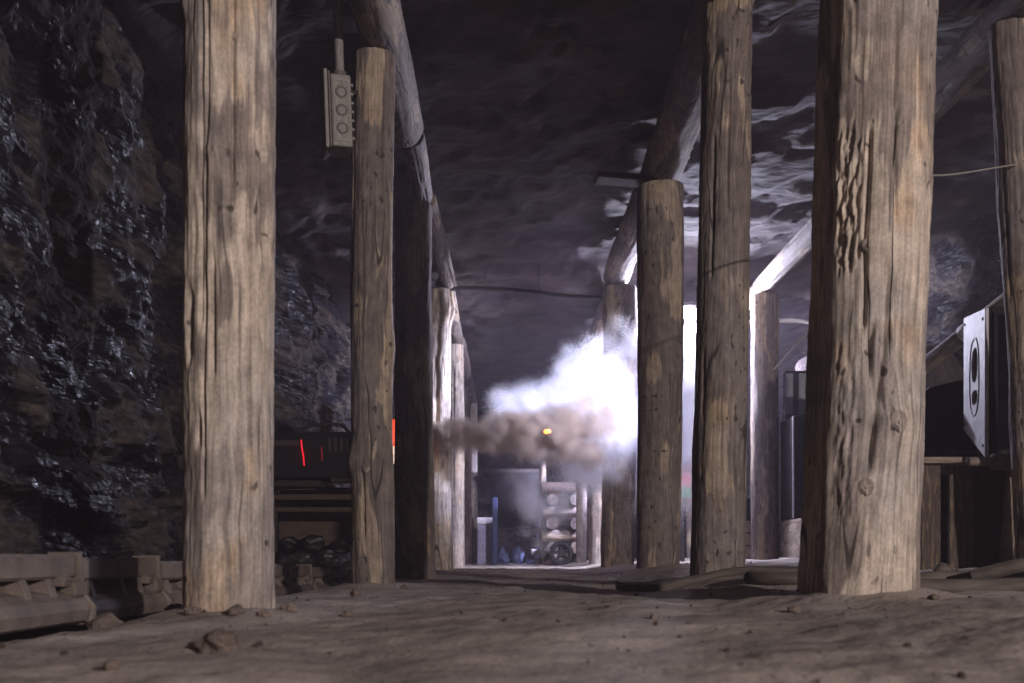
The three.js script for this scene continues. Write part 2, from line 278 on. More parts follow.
// row beside the conveyor
prop('tall pale timber prop with long drying cracks, beside the conveyor joint', -0.63, -2.25, {
  r0: 0.0975, r1: 0.099, segs: 200, rings: 420, seed: 3, lean: [-0.012, 0], bow: 0.012, cracks: 10, lumps: 0.035, flare: 0.004,
  own: [{ t: -15 * D, y0: 0.25, y1: 1.15, w: 0.0035, d: 0.014, wig: 0.05 }, { t: 20 * D, y0: 0.9, y1: 1.75, w: 0.003, d: 0.012 }, { t: -12 * D, y0: 1.05, y1: 1.9, w: 0.003, d: 0.010 }, { t: 42 * D, y0: 0.15, y1: 1.2, w: 0.003, d: 0.010 }, { t: -40 * D, y0: 0.55, y1: 0.75, w: 0.008, d: 0.016 }, { t: -25 * D, y0: 0.36, y1: 0.48, w: 0.007, d: 0.018 }, { t: 62 * D, y0: 0.6, y1: 2.0, w: 0.006, d: 0.012, wig: 0.1 }],
  rough: [{ t: 68 * D, y: 1.15, wt: 0.35, wy: 0.5, a: 0.008 }], knots: [{ t: 24 * D, y: 1.27, r: 0.012, d: 0.008, hole: 0.012 }, { t: -62 * D, y: 1.36, r: 0.02, d: 0.008, hole: 0.01 }, { t: 30 * D, y: 0.86, r: 0.012, d: 0.006, hole: 0.01 }, { t: -8 * D, y: 1.02, r: 0.014, d: 0.006, hole: 0.008 }],
  knotPieces: [{ t: 24 * D, y: 1.27, r: 0.010 }, { t: 30 * D, y: 0.86, r: 0.009 }, { t: -8 * D, y: 1.02, r: 0.008, s: 1.8 }],
}, M.woodA);
prop('brown timber prop carrying the grey junction box', -0.609, -4.35, { r0: 0.091, r1: 0.089, segs: 140, rings: 300, seed: 8, lean: [0.016, 0], bow: 0.02, cracks: 12, lumps: 0.06, knots: [{ t: -70 * D, y: 0.55, r: 0.05, d: 0.02 }, { t: -8 * D, y: 0.52, r: 0.025, d: 0.010 }, { t: 70 * D, y: 1.05, r: 0.06, d: 0.012 }], knotPieces: [{ t: -8 * D, y: 0.52, r: 0.018 }] }, M.woodB);
prop('stout dark timber prop next to the orange lamp', -0.6, -6.2, { r0: 0.124, r1: 0.112, seed: 14, lean: [-0.01, 0], cracks: 9, lumps: 0.05, segs: 120, rings: 240, bow: 0.01 }, M.woodB);
prop('gnarled forked timber prop with a bulging split top', -0.585, -8.2, { r0: 0.105, r1: 0.10, seed: 17, lean: [0.0, 0], bow: 0.05, cracks: 12, lumps: 0.12, own: [{ t: 0, y0: 1.2, y1: 2.31, w: 0.02, d: 0.05, wig: 0.3 }], knots: [{ t: 80 * D, y: 2.15, r: 0.08, d: 0.03 }] }, M.woodA);
prop('slim pale timber prop in the smoke, behind the forked prop', -0.577, -10.3, { r0: 0.09, r1: 0.082, seed: 21, cracks: 8, segs: 72 }, M.woodA);
prop('thin timber prop at the gallery end, beside the pale cabinet', -0.60, -12.7, { r0: 0.075, r1: 0.06, seed: 23, cracks: 6, segs: 64, rings: 100, bow: 0.03 }, M.woodA);
prop('thinnest timber prop at the gallery end, behind the pale cabinet', -0.545, -14.2, { r0: 0.065, r1: 0.05, seed: 24, cracks: 6, segs: 64, rings: 100 }, M.woodA);
// middle row
prop('massive weathered timber prop with ragged bark and big knots', 0.893, -2.6, {
  r0: 0.147, r1: 0.15, segs: 240, rings: 440, seed: 31, lean: [0.085, 0], bow: 0.006, cracks: 9, lumps: 0.035, flare: 0.006, flat: [-120 * D, -52 * D],
  own: [{ t: 30 * D, y0: 1.1, y1: 2.0, w: 0.0035, d: 0.016, wig: 0.03, slope: -0.12 }, { t: 4 * D, y0: 0.9, y1: 1.25, w: 0.004, d: 0.012, wig: 0.06 }, { t: 2 * D, y0: 0.45, y1: 0.85, w: 0.012, d: 0.020, wig: 0.2 }, { t: -15 * D, y0: 0.3, y1: 0.72, w: 0.009, d: 0.018, wig: 0.2 }, { t: 62 * D, y0: 0.3, y1: 1.3, w: 0.003, d: 0.008 }],
  rough: [{ t: -38 * D, y: 1.0, wt: 0.30, wy: 0.20, a: 0.016 }, { t: -34 * D, y: 0.40, wt: 0.25, wy: 0.28, a: 0.007 }, { t: 5 * D, y: 0.62, wt: 0.3, wy: 0.25, a: 0.006 }],
  knots: [{ t: 7 * D, y: 1.18, r: 0.014, d: 0.006, hole: 0.01 }, { t: 12 * D, y: 0.44, r: 0.04, d: 0.022, hole: 0.0 }, { t: -14 * D, y: 0.28, r: 0.03, d: 0.014 }, { t: -20 * D, y: 0.88, r: 0.022, d: 0.014 }],
  knotPieces: [{ t: 7 * D, y: 1.18, r: 0.011 }, { t: 12 * D, y: 0.445, r: 0.024 }, { t: -14 * D, y: 0.285, r: 0.019 }, { t: -20 * D, y: 0.88, r: 0.014 }],
}, M.woodA);
prop('timber prop with pale peeled patches in front of the globe lamp', 0.828, -4.0, { r0: 0.106, r1: 0.097, segs: 140, rings: 320, seed: 37, top: 2.345, lean: [0.03, 0], bow: 0.012, cracks: 10, lumps: 0.05, own: [{ t: -5 * D, y0: 1.4, y1: 2.0, w: 0.004, d: 0.012, wig: 0.08 }], knots: [{ t: 30 * D, y: 1.62, r: 0.03, d: 0.012, hole: 0.01 }, { t: 8 * D, y: 1.42, r: 0.03, d: 0.010, hole: 0.008 }], knotPieces: [{ t: 8 * D, y: 1.42, r: 0.018 }] }, M.woodB);
prop('thick brown timber prop under the splintered beam', 0.858, -5.9, { r0: 0.128, r1: 0.138, segs: 120, rings: 260, seed: 41, lean: [0.02, 0], bow: 0.014, cracks: 9, lumps: 0.045 }, M.woodB);
prop('dark timber prop wrapped in white smoke', 0.862, -8.1, { r0: 0.135, r1: 0.14, seed: 45, bow: 0.03, cracks: 8, lumps: 0.05 }, M.woodB);
prop('pale timber prop just behind the smoke, its foot showing', 0.868, -10.1, { r0: 0.092, r1: 0.085, seed: 48, cracks: 6, segs: 72 }, M.woodA);
prop('slim grey timber prop beside the timber crib', 0.86, -12.4, { r0: 0.068, r1: 0.06, seed: 49, cracks: 6, segs: 64 }, M.woodB);
prop('narrow centre pole in front of the stacked white blocks', 0.405, -13.2, { r0: 0.045, r1: 0.04, seed: 51, cracks: 4, segs: 48, rings: 100, top: 2.4 }, M.woodB);
// row by the loudspeakers
prop('leaning timber prop in front of the loudspeaker', 2.17, -4.1, { r0: 0.095, r1: 0.085, segs: 120, rings: 260, seed: 55, lean: [-0.12, 0], bow: 0.02, cracks: 9, lumps: 0.09 }, M.woodB);
prop('rough timber prop beside the pale plank bench', 2.1, -8.3, { r0: 0.112, r1: 0.112, seed: 58, cracks: 10, lumps: 0.05, top: 2.30 }, M.woodB);
prop('thin timber prop behind the striped sign', 2.1, -11.7, { r0: 0.062, r1: 0.06, seed: 61, cracks: 5, segs: 64 }, M.woodB);

// roof beams along the rows, lying on the props
function beam(label, x, y, za, zb, r0, r1, seed, mat, opt = {}) {
  const L = logGeometry({ r0, r1, h: za - zb, segs: 84, rings: Math.round((za - zb) * 50), seed, cracks: 9, lumps: 0.05, bow: 0.02, ...opt });
  const m = single('roof_beam', label, 'beam', L.geometry, mat, [x, y, za], 'roof beams');
  m.rotation.set(-Math.PI / 2, 0, 0); m.userData.kind = 'thing';
  return m;
}
beam('thick round roof beam above the junction box', -0.57, 2.405, -1.2, -5.3, 0.105, 0.10, 71, M.woodB);
beam('short thin roof beam reaching the stout dark prop', -0.545, 2.375, -5.32, -6.25, 0.068, 0.06, 72, M.woodB);
beam('thin roof beam between the stout dark prop and the forked prop', -0.53, 2.375, -6.27, -8.28, 0.065, 0.06, 73, M.woodB);
beam('roof beam above the slim pale prop', -0.57, 2.39, -8.30, -10.48, 0.08, 0.075, 74, M.woodB);
beam('last roof beam above the thin end props', -0.57, 2.38, -10.5, -14.6, 0.075, 0.07, 75, M.woodB);
beam('heavy roof beam with a splintered pale side', 0.885, 2.425, -1.4, -6.05, 0.115, 0.118, 76, M.woodB, { rough: [{ t: 80 * D, y: 4.2, wt: 0.6, wy: 0.5, a: 0.03 }] });
beam('roof beam ending on the smoke-wrapped prop', 0.86, 2.415, -6.07, -8.2, 0.105, 0.11, 77, M.woodB);
beam('roof beam behind the smoke above the pale foot', 0.865, 2.39, -8.22, -12.6, 0.085, 0.08, 78, M.woodB);
beam('roof beam above the leaning prop and loudspeaker', 2.08, 2.40, -2.6, -5.55, 0.10, 0.095, 79, M.woodB);
beam('round roof beam ending on the rough prop', 2.1, 2.385, -5.57, -8.38, 0.085, 0.08, 80, M.woodB);
beam('roof beam beyond the globe lamp', 2.1, 2.385, -8.4, -12, 0.08, 0.075, 81, M.woodB);
// crosswise timbers
function cross(name, label, geo, mat, pos, rot) { const m = single(name, label, 'timber', geo, mat, pos); m.rotation.set(...rot); return m; }
cross('lagging_board', 'short dark lagging board sticking out over the thick prop', box(0.42, 0.035, 0.13, 0.006), M.plankDark, [0.70, 2.338, -5.86], [0, 0.1, -0.03]);

// ---------------------------------------------------------------- lamps
{
  // globe lamp under the roof
  const g = thing('globe_lamp', 'glaring white globe lamp hanging under the roof between two rows of props', 'lamp', [LAMP.at[0], LAMP.at[1], LAMP.at[2]]);
  const glow = new THREE.MeshStandardMaterial({ color: 0xffffff, emissive: LAMP.color, emissiveIntensity: 14 });
  part('globe', new THREE.SphereGeometry(0.10, 32, 20), glow, g);
  part('socket', new THREE.LatheGeometry([[0, 0.17], [0.03, 0.17], [0.035, 0.13], [0.055, 0.11], [0.06, 0.095], [0, 0.095]].map(([x, y]) => new THREE.Vector2(x, y)), 24), M.steelDark, g);
  part('added_shade_dish', new THREE.LatheGeometry([[0.03, 0.15], [0.10, 0.145], [0.20, 0.115], [0.25, 0.085], [0.252, 0.091], [0.20, 0.123], [0.10, 0.155], [0.03, 0.16]].map(([x, y]) => new THREE.Vector2(x, y)), 40), M.greyPaint, g);  // dish added above the globe, sized to keep its light off the roof
  part('hanger', cyl(0.008, 0.008, 0.14, 10), M.steelDark, g, [0, 0.235, 0]);
  const l = new THREE.PointLight(LAMP.color, LAMP.power); l.castShadow = true; l.shadow.radius = 3.5; l.name = 'globe_lamp_bulb'; g.add(l);
}
function standLight(name, label, L, angle, penumbra) {
  const [x, y, z] = L.at, h = y - floorY(x, z), g = thing(name, label, 'floodlight', [x, floorY(x, z), z]);
  const glow = new THREE.MeshStandardMaterial({ color: 0xffffff, emissive: L.color, emissiveIntensity: 8 });
  part('pole', cyl(0.02, 0.02, h, 12), M.steelDark, g, [0, h / 2, 0]); part('foot_plate', box(0.2, 0.02, 0.2, 0.004), M.steelDark, g, [0, 0.012, 0]);
  const head = new THREE.Group(); head.name = 'head'; head.position.set(0, h, 0); g.add(head); head.lookAt(V(0, h, 0).add(V(...L.aim)).sub(V(x, y, z)).add(g.position));
  part('casing', box(0.2, 0.16, 0.08, 0.015), M.blackPaint, head, [0, 0, -0.05]); part('lamp_face', box(0.14, 0.10, 0.008, 0.003), glow, head, [0, 0, -0.006]);
  const s = new THREE.SpotLight(L.color, L.power, 0, angle, penumbra, 2); s.castShadow = true; s.shadow.radius = 3.5; s.name = name + '_beam'; s.position.set(0, 0, 0.03); head.add(s); s.target.position.set(...L.aim); s.target.name = name + '_aim'; scene.add(s.target);
}
standLight('wall_floodlight', 'small floodlight on a pole lighting the gallery end', FAR_LAMP, 0.62, 0.5);
standLight('show_floodlight', 'small floodlight on a pole behind the peeled prop, turned on the smoke', BLAST_LAMP, 0.46, 0.6);
{
  // work floodlight on a tripod, out of the frame
  const [x, y, z] = FLOOD.at, fy = floorY(x, z), g = thing('work_floodlight', 'black work floodlight on a tripod stand beside the rock wall', 'floodlight', [x, fy, z]);
  part('pole', cyl(0.018, 0.022, y - fy - 0.1, 14), M.steelDark, g, [0, (y - fy - 0.1) / 2 + 0.02, 0]);
  for (let k = 0; k < 3; k++) { const a = k * 2.094; part('leg', tube([[0, 0.6, 0], [0.45 * Math.cos(a), 0.01, 0.45 * Math.sin(a)]], 0.013, 8, 8), M.steelDark, g); }
  const dir = V(...FLOOD.aim).sub(V(x, y, z)).normalize(), head = new THREE.Group(); head.name = 'head'; head.position.set(0, y - fy, 0); g.add(head);
  head.lookAt(V(0, y - fy, 0).add(dir).add(g.position));
  part('casing', box(0.30, 0.24, 0.10, 0.02), M.blackPaint, head, [0, 0, -0.09]);
  const glow = new THREE.MeshStandardMaterial({ color: 0xffffff, emissive: FLOOD.color, emissiveIntensity: 10 });
  part('lamp_face', box(0.14, 0.12, 0.008, 0.003), glow, head, [0, 0, -0.034]);
  const s = new THREE.SpotLight(FLOOD.color, FLOOD.power, 0, 1.0, 0.6, 2); s.name = 'work_floodlight_beam'; s.castShadow = true; s.shadow.radius = 3; s.shadow.mapSize.set(2048, 2048);
  s.position.set(0, 0, 0.02); head.add(s); s.target.position.set(...FLOOD.aim); scene.add(s.target); s.target.name = 'aim_point';
}

// ---------------------------------------------------------------- conveyor along the coal face
{
  const front = (len, pts) => { const s = new THREE.Shape(pts.map(([x, y]) => new THREE.Vector2(x, y))); return new THREE.ExtrudeGeometry(s, { depth: len, bevelEnabled: true, bevelSize: 0.003, bevelThickness: 0.003, bevelSegments: 1 }).translate(0, 0, -len); };
  const r = rng(9);
  let z = -1.5; const lens = [0.64, 0.645, 0.63, 0.64, 0.66, 0.64, 0.66, 0.64, 0.66, 0.66];
  lens.forEach((len, k) => {
    const x = -1.215 + (r() - 0.5) * 0.02, drop = -0.010 * (k > 1) - 0.012 * Math.max(0, k - 2) + (r() - 0.5) * 0.006;
    const where = ['a dark gap and rubble under it', 'a joint cover over its rail', 'post shadow lying across it', 'its end flange turned to the timber prop', 'dust over its lugs', 'coal lumps along it', 'the machine deck above it', 'rust-brown dust on it', 'the stout prop hiding it', 'its tail under the coal face'][k];
    const g = thing('conveyor_pan', 'dusty grey steel conveyor pan with ' + where, 'conveyor', [x, -0.045 + drop, z], 'pans of the face conveyor');
    g.rotation.y = (r() - 0.5) * 0.02;
    const L = len - 0.012;
    part('top_rail', front(L, [[-0.05, 0.118], [0.0, 0.118], [0.006, 0.124], [0.006, 0.172], [0, 0.178], [-0.06, 0.178], [-0.06, 0.128]]), M.steelDust, g);
    part('web', front(L, [[-0.06, 0.06], [-0.032, 0.075], [-0.045, 0.12], [-0.065, 0.13], [-0.075, 0.1]]), M.steelDust, g);
    part('bottom_flange', front(L, [[-0.06, 0.0], [0.02, -0.004], [0.04, 0.004], [0.046, 0.03], [0.034, 0.056], [0.004, 0.074], [-0.05, 0.085], [-0.07, 0.06]]), M.steelDust, g);
    part('trough_plate', box(0.34, 0.014, L, 0.003), M.steelDark, g, [-0.22, 0.10, -L / 2]);
    part('rear_rail', front(L, [[-0.42, 0.0], [-0.38, 0.0], [-0.38, 0.19], [-0.43, 0.19]]), M.steelDust, g);
    for (const t of [0.13, 0.5, 0.72]) part('lug', front(0.026, [[-0.05, 0.05], [0.018, 0.058], [0.012, 0.085], [-0.004, 0.122], [-0.05, 0.122]]), M.steelDust, g, [0, 0, -L * t]);
    part('hook', front(0.05, [[-0.04, 0.098], [0.02, 0.098], [0.026, 0.112], [0.01, 0.12], [-0.04, 0.12]]), M.steelDust, g, [0, 0, -L * 0.8]);
    part('dog_bone_socket', box(0.05, 0.045, 0.07, 0.012), M.steelDust, g, [0.012, 0.086, -L * 0.93]);
    part('end_flange', front(0.014, [[-0.07, 0.0], [0.052, -0.002], [0.055, 0.035], [0.022, 0.075], [0.014, 0.185], [-0.07, 0.185]]), M.steelDust, g, [0, 0, -L + 0.01]);
    z -= len;
  });
}

// ---------------------------------------------------------------- stones and dirt
function stoneGeometry(seed, r, detail = 3) {
  const g = new THREE.IcosahedronGeometry(1, detail), p = g.attributes.position, v = V(0, 0, 0);
  for (let i = 0; i < p.count; i++) { v.fromBufferAttribute(p, i); const k = r * (0.85 + 0.55 * fbm(v.x * 1.1 + seed * 5, v.y * 1.1, v.z * 1.1, 2) + 0.10 * Math.round(4 * noise(v.x * 1.5, v.y * 1.5 + seed, v.z * 1.5)) * 0.5); p.setXYZ(i, v.x * k * 1.15, v.y * k * 0.75, v.z * k); }
  const uv = g.attributes.uv; for (let i = 0; i < p.count; i++) uv.setXY(i, p.getX(i) / 0.8 + seed * 0.13, (p.getY(i) + p.getZ(i)) / 0.8);
  g.computeVertexNormals();
  return g;
}
M.stone = new THREE.MeshStandardMaterial({ map: dirtTex, bumpMap: dirtBump, bumpScale: 0.006, roughness: 0.95, color: 0xb4aca6, flatShading: true });
M.lump = new THREE.MeshStandardMaterial({ map: coalTex, roughness: 0.55, flatShading: true, color: 0xd8d8e0 });
for (const [x, z, r, label] of [
  [-0.985, -2.42, 0.042, 'fist-sized stone under the dark gap of the conveyor'],
  [-0.42, -1.43, 0.032, 'loose dark stone lying alone on the open floor dirt'],
  [-0.575, -2.08, 0.022, 'clod of dirt against the foot of the cracked pale prop'],
  [-0.52, -2.1, 0.016, 'small clod between two bigger clods at the pale prop'],
  [-0.66, -2.07, 0.018, 'flat clod leaning on the pale prop foot'],
  [-0.49, -2.2, 0.02, 'rounded clod beside the pale prop foot'],
  [-0.86, -2.55, 0.03, 'stone lying between the pale prop and the conveyor'],
  [-0.38, -2.3, 0.014, 'small crumb of rock on the dirt between the rows'],
  [-0.5, -3.2, 0.02, 'dark stone on the dirt halfway to the brown prop'],
  [-0.42, -3.9, 0.018, 'stone near the foot of the brown prop'],
  [0.3, -2.1, 0.012, 'small pebble on the open dirt before the massive prop'],
  [0.62, -2.2, 0.015, 'pebble on the dirt near the massive prop foot'],
  [-0.48, -1.2, 0.012, 'small dark pebble on the foreground dirt'],
  [0.98, -2.32, 0.015, 'clod pressed against the massive prop foot'],
  [1.62, -3.75, 0.045, 'dusty stone beside the thick floor hoses'],
]) { const m = single('stone', label, 'stone', stoneGeometry(x * 10 + z, r), M.stone, [x, floorY(x, z) + r * 0.35, z], 'stones on the floor'); m.rotation.y = x * 9; }
{
  const r = rng(404), n = 1000, im = new THREE.InstancedMesh(stoneGeometry(2, 1, 1), M.stone, n), m4 = new THREE.Matrix4(), q = new THREE.Quaternion(), e = new THREE.Euler();
  for (let k = 0; k < n; k++) {
    const d = 0.7 + 8 * Math.pow(r(), 1.6), x = -1.1 + 3.2 * r(), s = 0.002 + 0.006 * Math.pow(r(), 4);
    e.set(r() * 6, r() * 6, r() * 6); m4.compose(V(x, floorY(x, -d) + s * 0.3, -d), q.setFromEuler(e), V(s, s, s)); im.setMatrixAt(k, m4);
  }
  im.name = 'gravel'; im.castShadow = im.receiveShadow = true; scene.add(im); tag(im, 'fine gravel and crumbs strewn over the dirt floor', 'gravel', null, 'stuff');
}
// coal lumps under the machine and along the face
{
  const r = rng(88);
  const spots = [[-1.30, -6.20, 0.11], [-1.14, -6.22, 0.11], [-1.22, -6.12, 0.22], [-1.43, -6.06, 0.11], [-1.0, -6.12, 0.06], [-1.40, -6.34, 0.22], [-1.06, -6.31, 0.20], [-1.25, -6.33, 0.22], [-1.50, -3.2, 0.11], [-1.46, -3.8, 0.11], [-1.45, -4.5, 0.10]];
  const near = ['in front of the machine panel', 'shining beside the machine panel', 'on the conveyor lip under the machine', 'tucked behind the machine panel edge', 'next to the brown prop gap', 'against the coal face under the machine', 'at the end of the heap under the machine', 'in the middle of the heap under the machine', 'in the trough near the pale prop', 'in the trough beyond the pale prop', 'in the trough before the machine'];
  spots.forEach(([x, z, y], k) => single('coal_lump', 'black coal lump ' + near[k], 'coal', stoneGeometry(k + 20, 0.055 + 0.04 * r(), 2), M.lump, [x, y, z], 'coal lumps'));
}

// ---------------------------------------------------------------- machine over the conveyor, with the control box
{
  const g = thing('coal_cutter', 'dark brown coal cutting machine body standing over the conveyor', 'machine', [-1.17, -0.02, -6.42]);
  part('deck_plate', box(0.70, 0.035, 0.62, 0.008), M.ironBrown, g, [0.0, 0.515, 0.02]);
  part('deck_beam', box(0.70, 0.06, 0.12, 0.012), M.ironBrown, g, [0.0, 0.575, -0.18]);
  part('deck_plank', box(0.32, 0.04, 0.20, 0.008), M.plankDark, g, [-0.17, 0.60, 0.2]);
  part('deck_plank', box(0.16, 0.03, 0.10, 0.008), M.plankDark, g, [0.13, 0.625, 0.2]);
  part('lower_plate', box(0.68, 0.03, 0.6, 0.008), M.ironBrown, g, [0, 0.44, 0.02]);
  part('side_panel', box(0.66, 0.22, 0.05, 0.01), M.ironBrown, g, [0, 0.33, -0.02]);
  part('body', box(0.60, 0.36, 0.6, 0.03), M.steelBlack, g, [0.04, 0.38, -0.42]);
  for (const [x, z, h] of [[-0.30, 0.28, 0.36], [0.31, 0.2, 0.46], [-0.22, -0.65, 0.36], [0.31, -0.65, 0.46]]) part('leg', box(0.06, h, 0.06, 0.008), M.steelDark, g, [x, 0.44 - h / 2, z]);
  for (let k = 0; k < 5; k++) part('bolt', cyl(0.012, 0.012, 0.016, 6).rotateX(Math.PI / 2), M.steelDark, g, [-0.28 + 0.14 * k, 0.40, 0.01]);
}
{
  const g = thing('control_box', 'black control box with glowing red light strips and a grey nameplate', 'control box', [-1.27, 0.61, -6.36]);
  g.rotation.z = -0.0; g.rotation.y = 0.06;
  part('casing', box(0.52, 0.27, 0.34, 0.012), M.blackPaint, g, [0.02, 0.145, 0]);
  part('lid', box(0.535, 0.022, 0.355, 0.008), M.blackPaint, g, [0.02, 0.285, 0]);
  part('nameplate', box(0.15, 0.034, 0.006, 0.002), M.steelDark, g, [-0.135, 0.225, 0.172]);
  part('light_strip', new THREE.TubeGeometry(new THREE.CatmullRomCurve3([V(-0.045, 0.245, 0.173), V(-0.040, 0.2, 0.175), V(-0.030, 0.14, 0.175), V(-0.026, 0.085, 0.173)]), 16, 0.0045, 8), M.redGlow, g);
  part('light_strip', new THREE.TubeGeometry(new THREE.CatmullRomCurve3([V(0.078, 0.20, 0.173), V(0.082, 0.17, 0.175), V(0.084, 0.115, 0.173)]), 12, 0.0035, 8), M.redDim, g);
  for (let k = 0; k < 4; k++) part('vent_slot', box(0.016, 0.085, 0.01, 0.003), M.steelDark, g, [0.13 + 0.036 * k, 0.215, 0.17]);
  part('carry_handle', tube([[-0.1, 0.292, 0.08], [-0.04, 0.33, 0.08], [0.08, 0.352, 0.08], [0.2, 0.345, 0.08], [0.24, 0.30, 0.08]], 0.011, 30, 8), M.steelBlack, g);
  const l = new THREE.PointLight(0xff1430, 0.006); l.name = 'light_strip_glow'; l.position.set(-0.035, 0.165, 0.20); l.castShadow = true; g.add(l);
}
{
  const g = thing('signal_lamp', 'orange signal lamp glowing between the brown prop and the stout dark prop', 'lamp', [-0.945, 0.62, -7.9]);
  part('stand', cyl(0.03, 0.05, 0.24, 16), M.steelBlack, g, [0, 0.12, 0]);
  const o = (c, i) => new THREE.MeshStandardMaterial({ color: c, emissive: c, emissiveIntensity: i, roughness: 0.4 });
  part('white_lens', new THREE.LatheGeometry([[0, 0], [0.06, 0], [0.065, 0.02], [0.065, 0.12], [0.06, 0.13], [0, 0.13]].map((p) => new THREE.Vector2(...p)), 24), o(0xffd9c0, 0.75), g, [0, 0.25, 0]);
  part('orange_lens', new THREE.LatheGeometry([[0, 0], [0.06, 0], [0.065, 0.02], [0.065, 0.18], [0.05, 0.21], [0, 0.22]].map((p) => new THREE.Vector2(...p)), 24), o(0xff4a22, 0.7), g, [0, 0.38, 0]);
  part('cap', cyl(0.03, 0.06, 0.03, 20), M.steelBlack, g, [0, 0.61, 0]);
  const l = new THREE.PointLight(0xff7a44, 0.015); l.name = 'signal_lamp_glow'; l.position.set(0.08, 0.45, 0.05); l.castShadow = true; g.add(l);
  const s = thing('steel_cabinet', 'black steel cabinet under the orange signal lamp', 'cabinet', [-0.945, 0, -7.95]);
  part('casing', box(0.34, 0.66, 0.34, 0.01), M.steelBlack, s, [0, 0.29, 0]); part('door', box(0.30, 0.56, 0.012, 0.004), M.steelBlack, s, [0, 0.29, 0.173]); part('handle', box(0.015, 0.09, 0.02, 0.004), M.steelDark, s, [0.11, 0.33, 0.185]);
}

// ---------------------------------------------------------------- junction box by the brown prop
{
  const g = thing('junction_box', 'light grey junction box with three round knockouts beside the brown prop', 'junction box', [-0.735, 1.84, -4.22]);
  g.rotation.y = 0.32; g.rotation.z = 0.035;
  part('body', box(0.085, 0.30, 0.13, 0.008), M.lightPlastic, g, [0.012, 0.15, 0]);
  part('lid', box(0.016, 0.325, 0.15, 0.005), M.lightPlastic, g, [-0.052, 0.15, 0]);
  part('gasket', box(0.008, 0.315, 0.142, 0.003), M.plasticLine, g, [-0.037, 0.15, 0]);
  part('face_frame', (() => { const s = new THREE.Shape([[-0.036, 0.02], [0.036, 0.02], [0.036, 0.28], [-0.036, 0.28]].map((p) => new THREE.Vector2(...p))); s.holes.push(new THREE.Path([[-0.028, 0.03], [0.028, 0.03], [0.028, 0.27], [-0.028, 0.27]].map((p) => new THREE.Vector2(...p)))); return new THREE.ExtrudeGeometry(s, { depth: 0.004, bevelEnabled: false }); })(), M.lightPlastic, g, [0.012, 0, 0.064]);
  for (const y of [0.075, 0.15, 0.225]) { const k = part('knockout', new THREE.TorusGeometry(0.021, 0.004, 8, 28), M.plasticLine, g, [0.012, y, 0.066]); part('knockout_cap', new THREE.SphereGeometry(0.018, 20, 10).scale(1, 1, 0.25), M.lightPlastic, k); }
  for (let k = 0; k < 7; k++) part('rib', box(0.014, 0.012, 0.09, 0.003), M.lightPlastic, g, [0.06, 0.045 + 0.037 * k, 0]);
  part('conduit', cyl(0.019, 0.019, 0.34, 18), M.lightPlastic, g, [0.02, 0.46, 0]);
  part('cable_gland', cyl(0.028, 0.028, 0.04, 18), M.plasticLine, g, [0.02, 0.315, 0]);
  part('bracket', box(0.11, 0.02, 0.03, 0.004), M.steelDark, g, [0.09, 0.27, -0.04]);
}

// ---------------------------------------------------------------- cables, hoses, wires
const hose = (name, label, cat, pts, r, mat, n = 60) => single(name, label, cat, tube(pts, r, n, 12), mat);
const onFloor = (pts, r) => pts.map(([x, z, up = 0]) => [x, floorY(x, z) + r * 0.8 + up, z]);
hose('floor_hose', 'thick dusty hose curving from the massive prop past the peeled prop', 'hose', onFloor([[1.12, -3.62], [0.97, -3.74], [0.83, -3.79], [0.68, -3.78], [0.56, -3.74], [0.47, -3.84], [0.43, -4.0]], 0.018), 0.018, M.rubber, 120);
hose('floor_hose', 'looped end of hose lying in the dirt behind the massive prop', 'hose', onFloor([[1.3, -3.36], [1.02, -3.44], [0.86, -3.42], [0.79, -3.30], [0.88, -3.20], [1.12, -3.18]], 0.022), 0.022, M.rubber, 90);
hose('floor_hose', 'upper thick hose running along the floor toward the dark crate', 'hose', onFloor([[1.08, -3.0], [1.35, -3.15], [1.6, -3.2], [1.9, -3.1, 0.02], [2.2, -3.2]], 0.022), 0.022, M.rubber, 80);
hose('floor_hose', 'lower thick hose close to the massive prop foot beside the dark crate', 'hose', onFloor([[1.05, -2.78], [1.25, -2.86], [1.5, -2.9], [1.75, -2.82, 0.02], [2.1, -2.9]], 0.023), 0.023, M.rubber, 80);
hose('floor_hose', 'short hose lying over the two thick hoses', 'hose', onFloor([[1.40, -3.05, 0.02], [1.55, -3.0, 0.06], [1.75, -3.02, 0.06], [2.0, -3.05, 0.03]], 0.022), 0.022, M.rubber, 50);
hose('ceiling_cable', 'dark cable crossing the roof from the forked prop to the smoke-wrapped prop', 'cable', [[-0.6, 2.30, -8.12], [-0.3, 2.335, -8.2], [0.1, 2.31, -8.2], [0.45, 2.27, -8.2], [0.75, 2.24, -8.15], [0.9, 2.25, -8.2]], 0.017, M.wire);
for (const x of [-0.22, 0.22]) single('cable_hook', 'small steel hook holding the dark roof cable', 'hook', tube([[x, 2.52, -8.19], [x, 2.36, -8.19], [x + 0.01, 2.28, -8.17], [x, 2.28, -8.2]], 0.003, 14, 6), M.wire, null, 'hooks of the roof cable');
hose('tie_wire', 'thin pale wire strung from the massive prop to the leaning prop', 'wire', [[1.0, 1.28, -2.72], [1.4, 1.43, -3.4], [2.05, 1.72, -4.05]], 0.0035, M.wirePale, 30);
hose('roof_hose', 'pale curved hose under the roof behind the rough prop', 'hose', [[1.9, 2.14, -8.6], [2.25, 2.16, -8.6], [2.5, 2.13, -8.5], [2.72, 2.02, -8.4]], 0.018, M.wirePale);
hose('slack_wire', 'slanting wire behind the massive prop above the grey screen', 'wire', [[2.14, 1.66, -8.18], [2.3, 1.85, -8.1], [2.62, 2.16, -8.0], [2.7, 2.5, -8.0]], 0.008, M.wirePale, 20);
